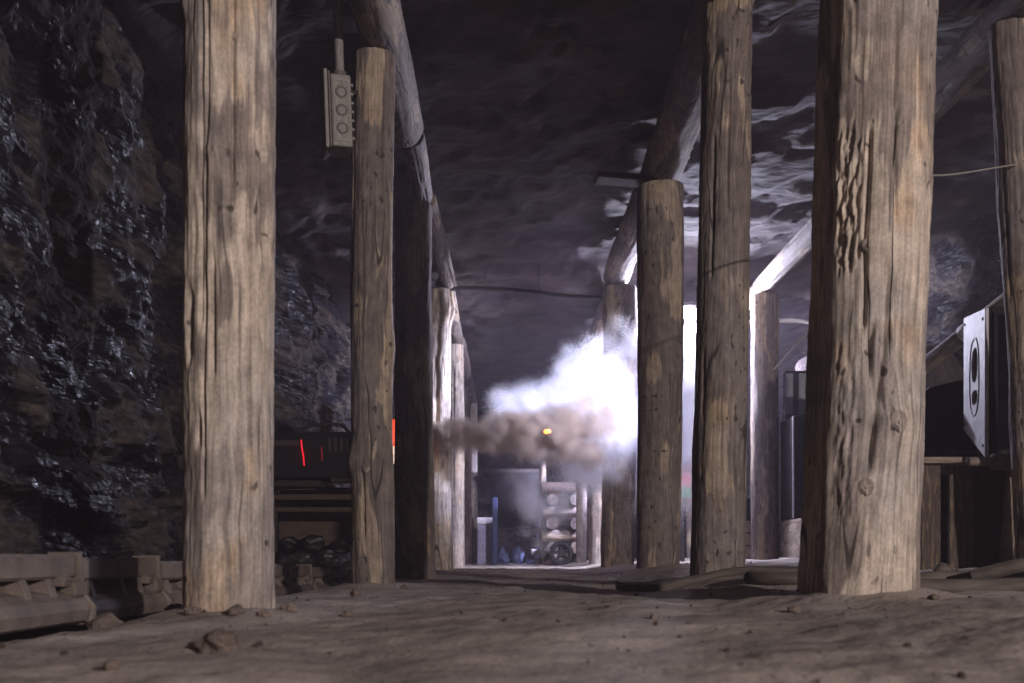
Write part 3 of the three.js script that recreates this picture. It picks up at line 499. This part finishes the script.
hose('lamp_cable', 'cable feeding the globe lamp along the roof', 'cable', [[1.62, 2.36, -8.75], [1.75, 2.38, -8.72], [2.0, 2.27, -8.7], [2.4, 2.36, -8.6]], 0.010, M.wire, 30);

// ---------------------------------------------------------------- loudspeaker corner
{
  const b = thing('plank_bench', 'dark plank bench carrying the loudspeaker', 'bench', [2.25, 0.05, -4.75]);
  part('bench_top', box(0.97, 0.028, 0.62, 0.004), M.plankPale, b, [0.04, 0.505, 0.06]);
  const faces = [[-0.398, 0.085, M.plankGrey], [-0.252, 0.112, M.plankGrey], [-0.136, 0.112, M.plankDark], [-0.018, 0.112, M.plankDark], [0.1, 0.112, M.plankDark], [0.218, 0.112, M.plankDark], [0.336, 0.112, M.plankDark], [0.45, 0.10, M.plankDark]];
  faces.forEach(([x, w, m], k) => part('front_board', box(w, 0.48, 0.025, 0.004), m, b, [x, 0.245, 0.30 + (k === 0 ? 0.02 : 0)]));
  for (const [x, z] of [[-0.3, -0.2], [0.45, -0.2], [0.45, 0.2]]) part('leg', box(0.06, 0.48, 0.06, 0.005), M.plankDark, b, [x, 0.245, z]);
  part('back_board', box(0.85, 0.48, 0.02, 0.004), M.plankDark, b, [0.08, 0.245, -0.22]);
  const s = single('upright_plank', 'pale upright plank leaning against the bench under the pipe', 'plank', box(0.05, 0.52, 0.03, 0.005), M.plankPale, [2.19, 0.33, -4.395]); s.rotation.z = -0.08;
}
{
  const g = thing('loudspeaker', 'black loudspeaker with a pale metal side plate and oval handle openings', 'loudspeaker', [2.128, 0.572, -4.47]);
  g.rotation.y = -12 * D;
  const prof = (inset = 0) => [[0, inset * 1.0], [0.40 - inset, 0.17 + inset * 0.6], [0.40 - inset, 0.72 - inset], [0, 0.67 - inset]];
  const shape = (pts) => new THREE.Shape(pts.map((p) => new THREE.Vector2(...p)));
  const cab = new THREE.ExtrudeGeometry(shape(prof()), { depth: 0.46, bevelEnabled: true, bevelSize: 0.006, bevelThickness: 0.006, bevelSegments: 2 });
  cab.rotateY(Math.PI / 2).translate(0.012, 0, 0);             // x of the profile runs to -z, thickness to +x
  part('cabinet', cab, M.blackPaint, g);
  // pale side plate with two openings of the carrying handle
  const plate = shape([[-0.004, 0.004], [0.40, 0.176], [0.40, 0.718], [-0.004, 0.668]]);
  const oval = (cx, y0, y1, w, sharp) => { const p = new THREE.Path(), n = 28; for (let k = 0; k <= n; k++) { const a = 2 * Math.PI * k / n, yy = (y0 + y1) / 2 + (y1 - y0) / 2 * Math.sin(a), ww = w * Math.sign(Math.cos(a)) * Math.pow(Math.abs(Math.cos(a)), sharp); k ? p.lineTo(cx + ww, yy) : p.moveTo(cx + ww, yy); } return p; };
  plate.holes.push(oval(0.185, 0.37, 0.53, 0.062, 0.75), oval(0.185, 0.265, 0.335, 0.055, 0.6));
  const pg = new THREE.ExtrudeGeometry(plate, { depth: 0.012, bevelEnabled: true, bevelSize: 0.0025, bevelThickness: 0.0025, bevelSegments: 1 });
  pg.rotateY(Math.PI / 2).translate(-0.012, 0, 0);
  const sp = part('side_plate', pg, M.greyPaint, g); sp.userData.label = 'pale grey metal side plate';
  part('handle_shade_sheet', new THREE.BoxGeometry(0.002, 0.30, 0.15), M.blackCloth, g, [-0.001, 0.395, -0.185]);  // thin black sheet standing in for the shade inside the handle openings
  const rim = []; for (let k = 0; k < 40; k++) { const a = 2 * Math.PI * k / 40; rim.push(V(-0.014, 0.395 + 0.178 * Math.sin(a), -0.185 - 0.088 * Math.sign(Math.cos(a)) * Math.pow(Math.abs(Math.cos(a)), 0.7))); }
  part('handle_rim', new THREE.TubeGeometry(new THREE.CatmullRomCurve3(rim, true), 90, 0.005, 6, true), M.greyPaint, g);
  for (const [d, y] of [[0.03, 0.06], [0.37, 0.20], [0.37, 0.68], [0.03, 0.63]]) part('screw', cyl(0.007, 0.007, 0.006, 10).rotateZ(Math.PI / 2), M.steelDark, g, [-0.016, y, -d]);
  part('grille', box(0.42, 0.60, 0.012, 0.004), M.blackCloth, g, [0.24, 0.335, 0.012]);
  part('grille_frame', (() => { const s = shape([[0.02, 0.02], [0.46, 0.02], [0.46, 0.65], [0.02, 0.65]]); s.holes.push(new THREE.Path([[0.035, 0.035], [0.445, 0.035], [0.445, 0.635], [0.035, 0.635]].map((p) => new THREE.Vector2(...p)))); return new THREE.ExtrudeGeometry(s, { depth: 0.016, bevelEnabled: false }); })(), M.blackPaint, g, [0, 0, 0.006]);
  part('rear_foot', box(0.40, 0.16, 0.05, 0.006), M.blackPaint, g, [0.24, 0.075, -0.36]);
}
{
  // steel pipe with couplings along the bench edge
  const g = thing('steel_pipe', 'dusty steel pipe with coupling sleeves along the bench edge', 'pipe', [2.09, 0.54, -4.30]);
  g.rotation.y = 0.05;
  const ring = (r0, w, x, r = r0 * 1.15) => new THREE.LatheGeometry([[0, -w / 2], [r * 0.9, -w / 2], [r, -w / 2 + 0.006], [r, w / 2 - 0.006], [r * 0.9, w / 2], [0, w / 2]].map((p) => new THREE.Vector2(...p)), 24).rotateZ(Math.PI / 2).translate(x, 0, 0);
  part('pipe_run', ring(0.024, 0.9, 0.42), M.steelDust, g);
  part('nozzle', ring(0.017, 0.13, -0.07), M.steelDust, g);
  part('coupling', ring(0.036, 0.07, 0.055), M.steelDust, g); part('coupling', ring(0.042, 0.045, 0.115), M.steelDust, g); part('collar', ring(0.032, 0.05, 0.0), M.steelDust, g); part('coupling', ring(0.038, 0.06, 0.20), M.steelDust, g);
  for (const [x, y, z] of [[0.13, -0.01, 0.0], [0.5, 0, 0]]) part('clamp', box(0.02, 0.1, 0.07, 0.004), M.steelDark, g, [x, y, z - 0.03]);
  part('tap', box(0.06, 0.014, 0.02, 0.004), M.steelDust, g, [0.14, 0.052, 0.0]);
}
{
  const g = thing('equipment_case', 'black equipment case with a sloped lid behind the bench', 'case', [2.36, 0.55, -5.45]);
  g.rotation.y = 0.1;
  const s = new THREE.Shape([[-0.30, 0], [0.24, 0], [0.24, 0.42], [0.0, 0.5], [-0.16, 0.46], [-0.30, 0.36]].map((p) => new THREE.Vector2(...p)));
  part('casing', new THREE.ExtrudeGeometry(s, { depth: 0.35, bevelEnabled: true, bevelSize: 0.008, bevelThickness: 0.008, bevelSegments: 2 }), M.blackPaint, g, [0, 0.01, -0.2]);
  part('rim', box(0.55, 0.02, 0.02, 0.004), M.steelDark, g, [-0.03, 0.14, 0.165]);
  part('latch', box(0.03, 0.04, 0.012, 0.003), M.steelDark, g, [-0.05, 0.13, 0.17]);
  const t = thing('trestle', 'rough dark trestle under the black equipment case', 'trestle', [2.4, 0.09, -5.45]);
  part('trestle_top', box(0.7, 0.04, 0.5, 0.005), M.plankDark, t, [0, 0.44, 0]);
  for (const [x, z] of [[-0.3, 0.2], [0.3, 0.2], [-0.3, -0.2], [0.3, -0.2]]) part('leg', box(0.05, 0.44, 0.05, 0.004), M.plankDark, t, [x, 0.21, z]);
}
{
  const r = single('boulder', 'big rough grey boulder bulging behind the equipment case', 'boulder', stoneGeometry(61, 0.45, 6).scale(0.85, 2.5, 0.9), M.rock, [2.66, 0.78, -6.45]);
  r.rotation.y = 0.6;
  const L = logGeometry({ r0: 0.045, r1: 0.05, h: 1.55, segs: 48, rings: 90, seed: 91, cracks: 4, lumps: 0.04 });
  const p = thing('leaning_pole', 'slanting round pole with a bright metal band above the boulder', 'pole', [2.40, 1.20, -6.15]);
  part('log', L.geometry, M.woodB, p); part('band', new THREE.LatheGeometry([[0.05, -0.03], [0.054, -0.026], [0.054, 0.026], [0.05, 0.03]].map((q) => new THREE.Vector2(...q)), 28), M.greyPaint, p, [0, 0.62, 0]);
  const dir = V(2.72, 1.62, -4.85).sub(p.position).normalize(); p.quaternion.setFromUnitVectors(V(0, 1, 0), dir);
}
// bench with dark equipment behind the massive prop
{
  const b = thing('low_bench', 'pale low plank bench beside the rough prop', 'bench', [2.53, 0.1, -7.95]);
  part('front_board', box(0.62, 0.27, 0.03, 0.005), M.plankPale, b, [0.02, 0.16, 0.44]);
  part('end_board', box(0.03, 0.27, 0.92, 0.005), M.plankPale, b, [-0.305, 0.16, 0.0]);
  part('bench_top', box(0.66, 0.03, 0.96, 0.005), M.plankPale, b, [0.01, 0.31, 0]);
  for (const z of [-0.35, 0.35]) part('leg', box(0.08, 0.28, 0.08, 0.005), M.plankDark, b, [0.26, 0.15, z]);
  const c = thing('tall_cabinet', 'tall narrow black cabinet on the low plank bench', 'cabinet', [2.36, 0.427, -8.08]);
  part('casing', box(0.34, 0.82, 0.4, 0.01), M.blackPaint, c, [0.03, 0.41, 0]);
  part('edge_trim', box(0.012, 0.80, 0.012, 0.003), M.greyPaint, c, [-0.142, 0.41, 0.2]);
  part('grille', box(0.28, 0.72, 0.012, 0.004), M.blackCloth, c, [0.03, 0.41, 0.204]);
  const s = thing('screen_unit', 'grey blue framed screen standing on the tall black cabinet', 'screen', [2.375, 1.25, -8.06]);
  s.rotation.y = -0.15;
  part('casing', box(0.40, 0.37, 0.10, 0.01), M.blackPaint, s, [0.02, 0.19, 0]);
  const glass = new THREE.MeshStandardMaterial({ color: 0x6a7086, roughness: 0.35, map: speckle });
  part('side_glass', box(0.055, 0.33, 0.012, 0.004), glass, s, [-0.14, 0.19, 0.052]); part('front_glass', box(0.26, 0.33, 0.012, 0.004), glass, s, [0.06, 0.19, 0.052]);
  const k = thing('crate', 'small pale crate on the floor between the peeled prop and the rough prop', 'crate', [1.99, 0.11, -8.75]);
  for (const y of [0.06, 0.17, 0.28]) part('slat', box(0.2, 0.095, 0.02, 0.004), M.plankPale, k, [0, y, 0.13]);
  part('casing', box(0.19, 0.32, 0.24, 0.005), M.plankGrey, k, [0, 0.165, 0]);
  const d = thing('dark_case', 'black case on the small pale crate behind the peeled prop', 'case', [1.98, 0.44, -8.75]); part('casing', box(0.2, 0.2, 0.24, 0.01), M.blackPaint, d, [0, 0.10, 0]); part('strap', box(0.02, 0.206, 0.246, 0.003), M.steelDark, d, [0.04, 0.10, 0]);
  const w = single('wall_boulder', 'rounded pale boulder lodged under the roof behind the grey screen', 'boulder', stoneGeometry(71, 0.17, 4), M.rock, [2.75, 1.78, -9.0]); w.scale.y = 1.6;
}
// striped sign between two props
{
  const g = thing('striped_sign', 'small upright sign striped white, red and green behind the thick prop', 'sign', [1.60, 0.02, -9.4]);
  part('post', box(0.04, 0.62, 0.04, 0.004), M.steelBlack, g, [0, 0.36, 0]);
  const c = (h) => new THREE.MeshStandardMaterial({ color: h, roughness: 0.5 });
  part('green_band', box(0.16, 0.10, 0.02, 0.003), c(0x1f8a58), g, [0, 0.72, 0]); part('red_band', box(0.16, 0.22, 0.02, 0.003), c(0xc0404a), g, [0, 0.88, 0]); part('white_band', box(0.16, 0.22, 0.02, 0.003), c(0xb8c0dc), g, [0, 1.10, 0]);
}

// ---------------------------------------------------------------- the gallery end
{
  const f = (x, z) => floorY(x, z) - 0.01;
  const lilac = new THREE.MeshStandardMaterial({ color: 0xc6bfdc, roughness: 0.5, map: speckle }), white = new THREE.MeshStandardMaterial({ color: 0xe4e2e4, roughness: 0.6, map: speckle }), navy = new THREE.MeshStandardMaterial({ color: 0x36406e, roughness: 0.6, map: speckle });
  let g = thing('pale_cabinet', 'pale lilac cabinet with a white lid at the gallery end', 'cabinet', [-0.36, f(-0.36, -13.5), -13.6]);
  part('casing', box(0.22, 0.54, 0.3, 0.012), lilac, g, [0, 0.27, 0]); part('lid', box(0.24, 0.10, 0.32, 0.02), white, g, [0, 0.59, 0]); part('door', box(0.19, 0.48, 0.01, 0.003), lilac, g, [0, 0.27, 0.152]);
  g = thing('blue_post', 'dark blue steel post beside the pale cabinet', 'post', [-0.225, f(-0.23, -13.3), -13.25]); part('shaft', box(0.07, 0.9, 0.07, 0.008), navy, g, [0, 0.45, 0]); part('foot_plate', box(0.13, 0.02, 0.13, 0.004), navy, g, [0, 0.01, 0]);
  // hopper: four sided, wide at the top
  g = thing('coal_hopper', 'dark blue hopper narrowing downward at the gallery end', 'hopper', [0.06, f(0.06, -14), -14]);
  part('funnel', new THREE.CylinderGeometry(0.56, 0.34, 0.78, 4).rotateY(Math.PI / 4).scale(1, 1, 0.7), M.steelBlack, g, [-0.02, 0.90, 0]);
  part('rim', new THREE.CylinderGeometry(0.59, 0.59, 0.05, 4).rotateY(Math.PI / 4).scale(1, 1, 0.7), M.steelDark, g, [-0.02, 1.29, 0]);
  for (const [x, z] of [[-0.28, 0.15], [0.3, 0.15], [-0.28, -0.15], [0.3, -0.15]]) part('leg', box(0.05, 0.56, 0.05, 0.004), navy, g, [x, 0.28, z]);
  const r = rng(5);
  [[-0.11, 0.095, 'slumped blue sack with pale folds beside the dark blue post'], [0.075, 0.11, 'plump blue sack under the dark hopper'], [0.235, 0.06, 'smaller blue sack beside the stacked white blocks']].forEach(([x, s, label], k) => {
    const m = single('sack', label, 'sack', stoneGeometry(40 + k, s, 5).scale(0.85, 1.9, 0.9), new THREE.MeshStandardMaterial({ color: 0x7078a6, roughness: 0.45, map: speckle }), [x, f(x, -13.6) + s * 1.1, k === 2 ? -13.25 : -13.55], 'blue sacks'); m.rotation.y = r() * 3;
  });
  [['bottom', 0.0, 0.105], ['second', 0.125, 0.10], ['third', 0.26, 0.12], ['fourth', 0.41, 0.11], ['top', 0.55, 0.13]].forEach(([w, y, h], k) => { const m = single('stone_block', 'white stone block, ' + w + ' of the stack behind the narrow pole', 'block', box(0.15 + 0.03 * r(), h, 0.16, 0.025), white, [0.325 + 0.03 * (r() - 0.5), f(0.33, -13.45) + y + h / 2, -13.5], 'stacked white blocks'); m.rotation.y = (r() - 0.5) * 0.5; });
  // timber crib: logs laid crosswise
  for (let k = 0; k < 7; k++) for (const s of [-1, 1]) {
    const L = logGeometry({ r0: 0.075, r1: 0.07, h: 0.56, segs: 40, rings: 30, seed: 120 + k * 2 + (s > 0), cracks: 3 });
    const along = k % 2, y = f(0.66, -13) + 0.075 + k * 0.152;
    const lv = ['bottom', 'second', 'third', 'fourth', 'fifth', 'sixth', 'top'][k];
    const m = single('crib_log', `${along ? 'end-on' : 'sideways'} log in the ${lv} layer of the timber crib, ${s > 0 ? 'front or outer' : 'back or inner'} one`, 'log', L.geometry, k % 3 ? M.woodB : M.woodC, along ? [0.66 + s * 0.15, y, -12.62] : [0.38, y, -12.9 + s * 0.17], 'logs of the timber crib');
    along ? m.rotation.set(-Math.PI / 2, 0, 0) : m.rotation.set(0, 0, -Math.PI / 2);
  }
  g = thing('cart_wheel', 'black iron wheel leaning on the timber crib', 'wheel', [0.61, f(0.61, -12.45) + 0.15, -12.45]);
  part('tyre', new THREE.TorusGeometry(0.125, 0.032, 12, 36), M.steelBlack, g); part('hub', cyl(0.045, 0.045, 0.09, 20).rotateX(Math.PI / 2), M.steelBlack, g);
  for (let k = 0; k < 5; k++) part('spoke', box(0.024, 0.1, 0.02, 0.004).translate(0, 0.07, 0).rotateZ(k * 1.2566), M.steelBlack, g);
  g.rotation.x = -0.1;
}

// ---------------------------------------------------------------- smoke: two clouds of fine drifting flakes that scatter the lamp light
function puffGeometry(n, R, size, seed) {                     // one puff: thousands of specks well under a pixel each
  const r = rng(seed), P = new Float32Array(n * 9), a = V(0, 0, 0), b = V(0, 0, 0), c = V(0, 0, 0), g3 = () => (r() + r() + r() + r() - 2) * 0.9;
  for (let k = 0; k < n; k++) {
    const x = R * g3(), y = R * g3(), z = R * g3();
    a.set(r() - 0.5, r() - 0.5, r() - 0.5).normalize(); b.set(r() - 0.5, r() - 0.5, r() - 0.5).cross(a).normalize(); c.crossVectors(a, b);
    const s = size * (0.6 + 0.8 * r());
    for (let q = 0; q < 3; q++) { const w = q * 2.0944, o = k * 9 + q * 3; P[o] = x + s * (b.x * Math.cos(w) + c.x * Math.sin(w)); P[o + 1] = y + s * (b.y * Math.cos(w) + c.y * Math.sin(w)); P[o + 2] = z + s * (b.z * Math.cos(w) + c.z * Math.sin(w)); }
  }
  const g = new THREE.BufferGeometry(); g.setAttribute('position', new THREE.BufferAttribute(P, 3));
  return g;
}
function smoke(name, label, count, puff, density, bounds, color, seed) {
  const r = rng(seed), im = new THREE.InstancedMesh(puff, new THREE.MeshPhysicalMaterial({ color, roughness: 1, transmission: 0.85, thickness: 0, specularIntensity: 0, side: THREE.DoubleSide, flatShading: true }), count);
  const m4 = new THREE.Matrix4(), q = new THREE.Quaternion(), e = new THREE.Euler(), sc = V(1, 1, 1);
  let k = 0, tries = 0;
  while (k < count && tries++ < count * 400) {
    const x = lerp(bounds[0], bounds[1], r()), y = lerp(bounds[2], bounds[3], r()), z = lerp(bounds[4], bounds[5], r());
    if (r() > density(x, y, z)) continue;
    e.set(r() * 6.28, r() * 6.28, r() * 6.28); sc.setScalar(0.75 + 0.5 * r());
    im.setMatrixAt(k++, m4.compose(V(x, y, z), q.setFromEuler(e), sc));
  }
  im.count = k; im.name = name; im.castShadow = im.receiveShadow = true; scene.add(im); tag(im, label, 'smoke', null, 'stuff');
}
// billow: positive inside the wispy outline
const billow = (x, y, z, s) => 0.9 * fbm(x * 2.6, y * 2.6, z * 2.6 + s, 4) + 0.25 * Math.abs(noise(x * 8, y * 8, z * 8 + s));
function whiteSmoke(x, y, z) {
  const t = (x + 0.62) / 1.6;                                 // along the blast
  if (t < 0) return 0;
  const cy = 1.10 + 0.17 * t, cz = -8.05 - 0.15 * t, R = 0.05 + 0.66 * Math.min(t, 1.0), up = y > cy ? 1.15 : lerp(0.85, 1.15, smooth(0.5, 0.8, t));
  const q = Math.hypot((y - cy) / up, (z - cz) * 1.25) / R;
  const w = billow(x, y, z, 2);
  const body = smooth(1.05, 0.62, q + 0.75 * w) * smooth(0.02, 0.55, t);
  const under = 0.20 * smooth(0.34, 0.0, Math.abs(y - 0.66 - 0.3 * noise(x * 2, 0, 3)) + 0.7 * w) * smooth(0.25, 0.6, t + 0.3 * w) * smooth(0.5, 0.2, Math.abs(z + 8.2));
  return clamp(Math.max(body * smooth(1.75, 1.25, x), under));
}
function brownShadeSmoke(x, y, z) {
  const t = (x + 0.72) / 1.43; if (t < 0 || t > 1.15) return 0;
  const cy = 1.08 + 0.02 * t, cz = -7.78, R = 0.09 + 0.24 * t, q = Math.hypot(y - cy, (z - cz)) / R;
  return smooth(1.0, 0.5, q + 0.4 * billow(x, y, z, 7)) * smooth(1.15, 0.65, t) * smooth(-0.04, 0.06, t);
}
smoke('white_smoke', 'white smoke cloud billowing around the props under the globe lamp', 1750, puffGeometry(2700, 0.08, 0.00165, 4), whiteSmoke, [-0.65, 1.8, 0.2, 2.2, -9.0, -7.2], 0xf6f6fa, 11);
smoke('brown_shade_smoke', 'smoke jet shooting out past the forked prop, its shaded core coloured tan brown', 430, puffGeometry(2000, 0.05, 0.0017, 5), brownShadeSmoke, [-0.73, 0.95, 0.6, 1.5, -8.2, -7.3], 0xc2b4a9, 12);  // tan flake colour puts the shaded core of the smoke into the jet
{
  const g = stoneGeometry(99, 0.026, 2), m = single('burning_ember', 'glowing orange ember inside the brown smoke jet', 'ember', g, new THREE.MeshStandardMaterial({ color: 0xffb060, emissive: 0xffa040, emissiveIntensity: 3 }), [0.262, 1.062, -7.42]);
  const l = new THREE.PointLight(0xff9a48, 0.012); l.name = 'burning_ember_glow'; l.castShadow = true; m.add(l);
}

// thin haze through the gallery, its violet tint put in to lift the darks
scene.fog = new THREE.FogExp2(new THREE.Color(0.92, 0.80, 1.0), 0.010);

shadows(scene);
renderer.render(scene, camera);
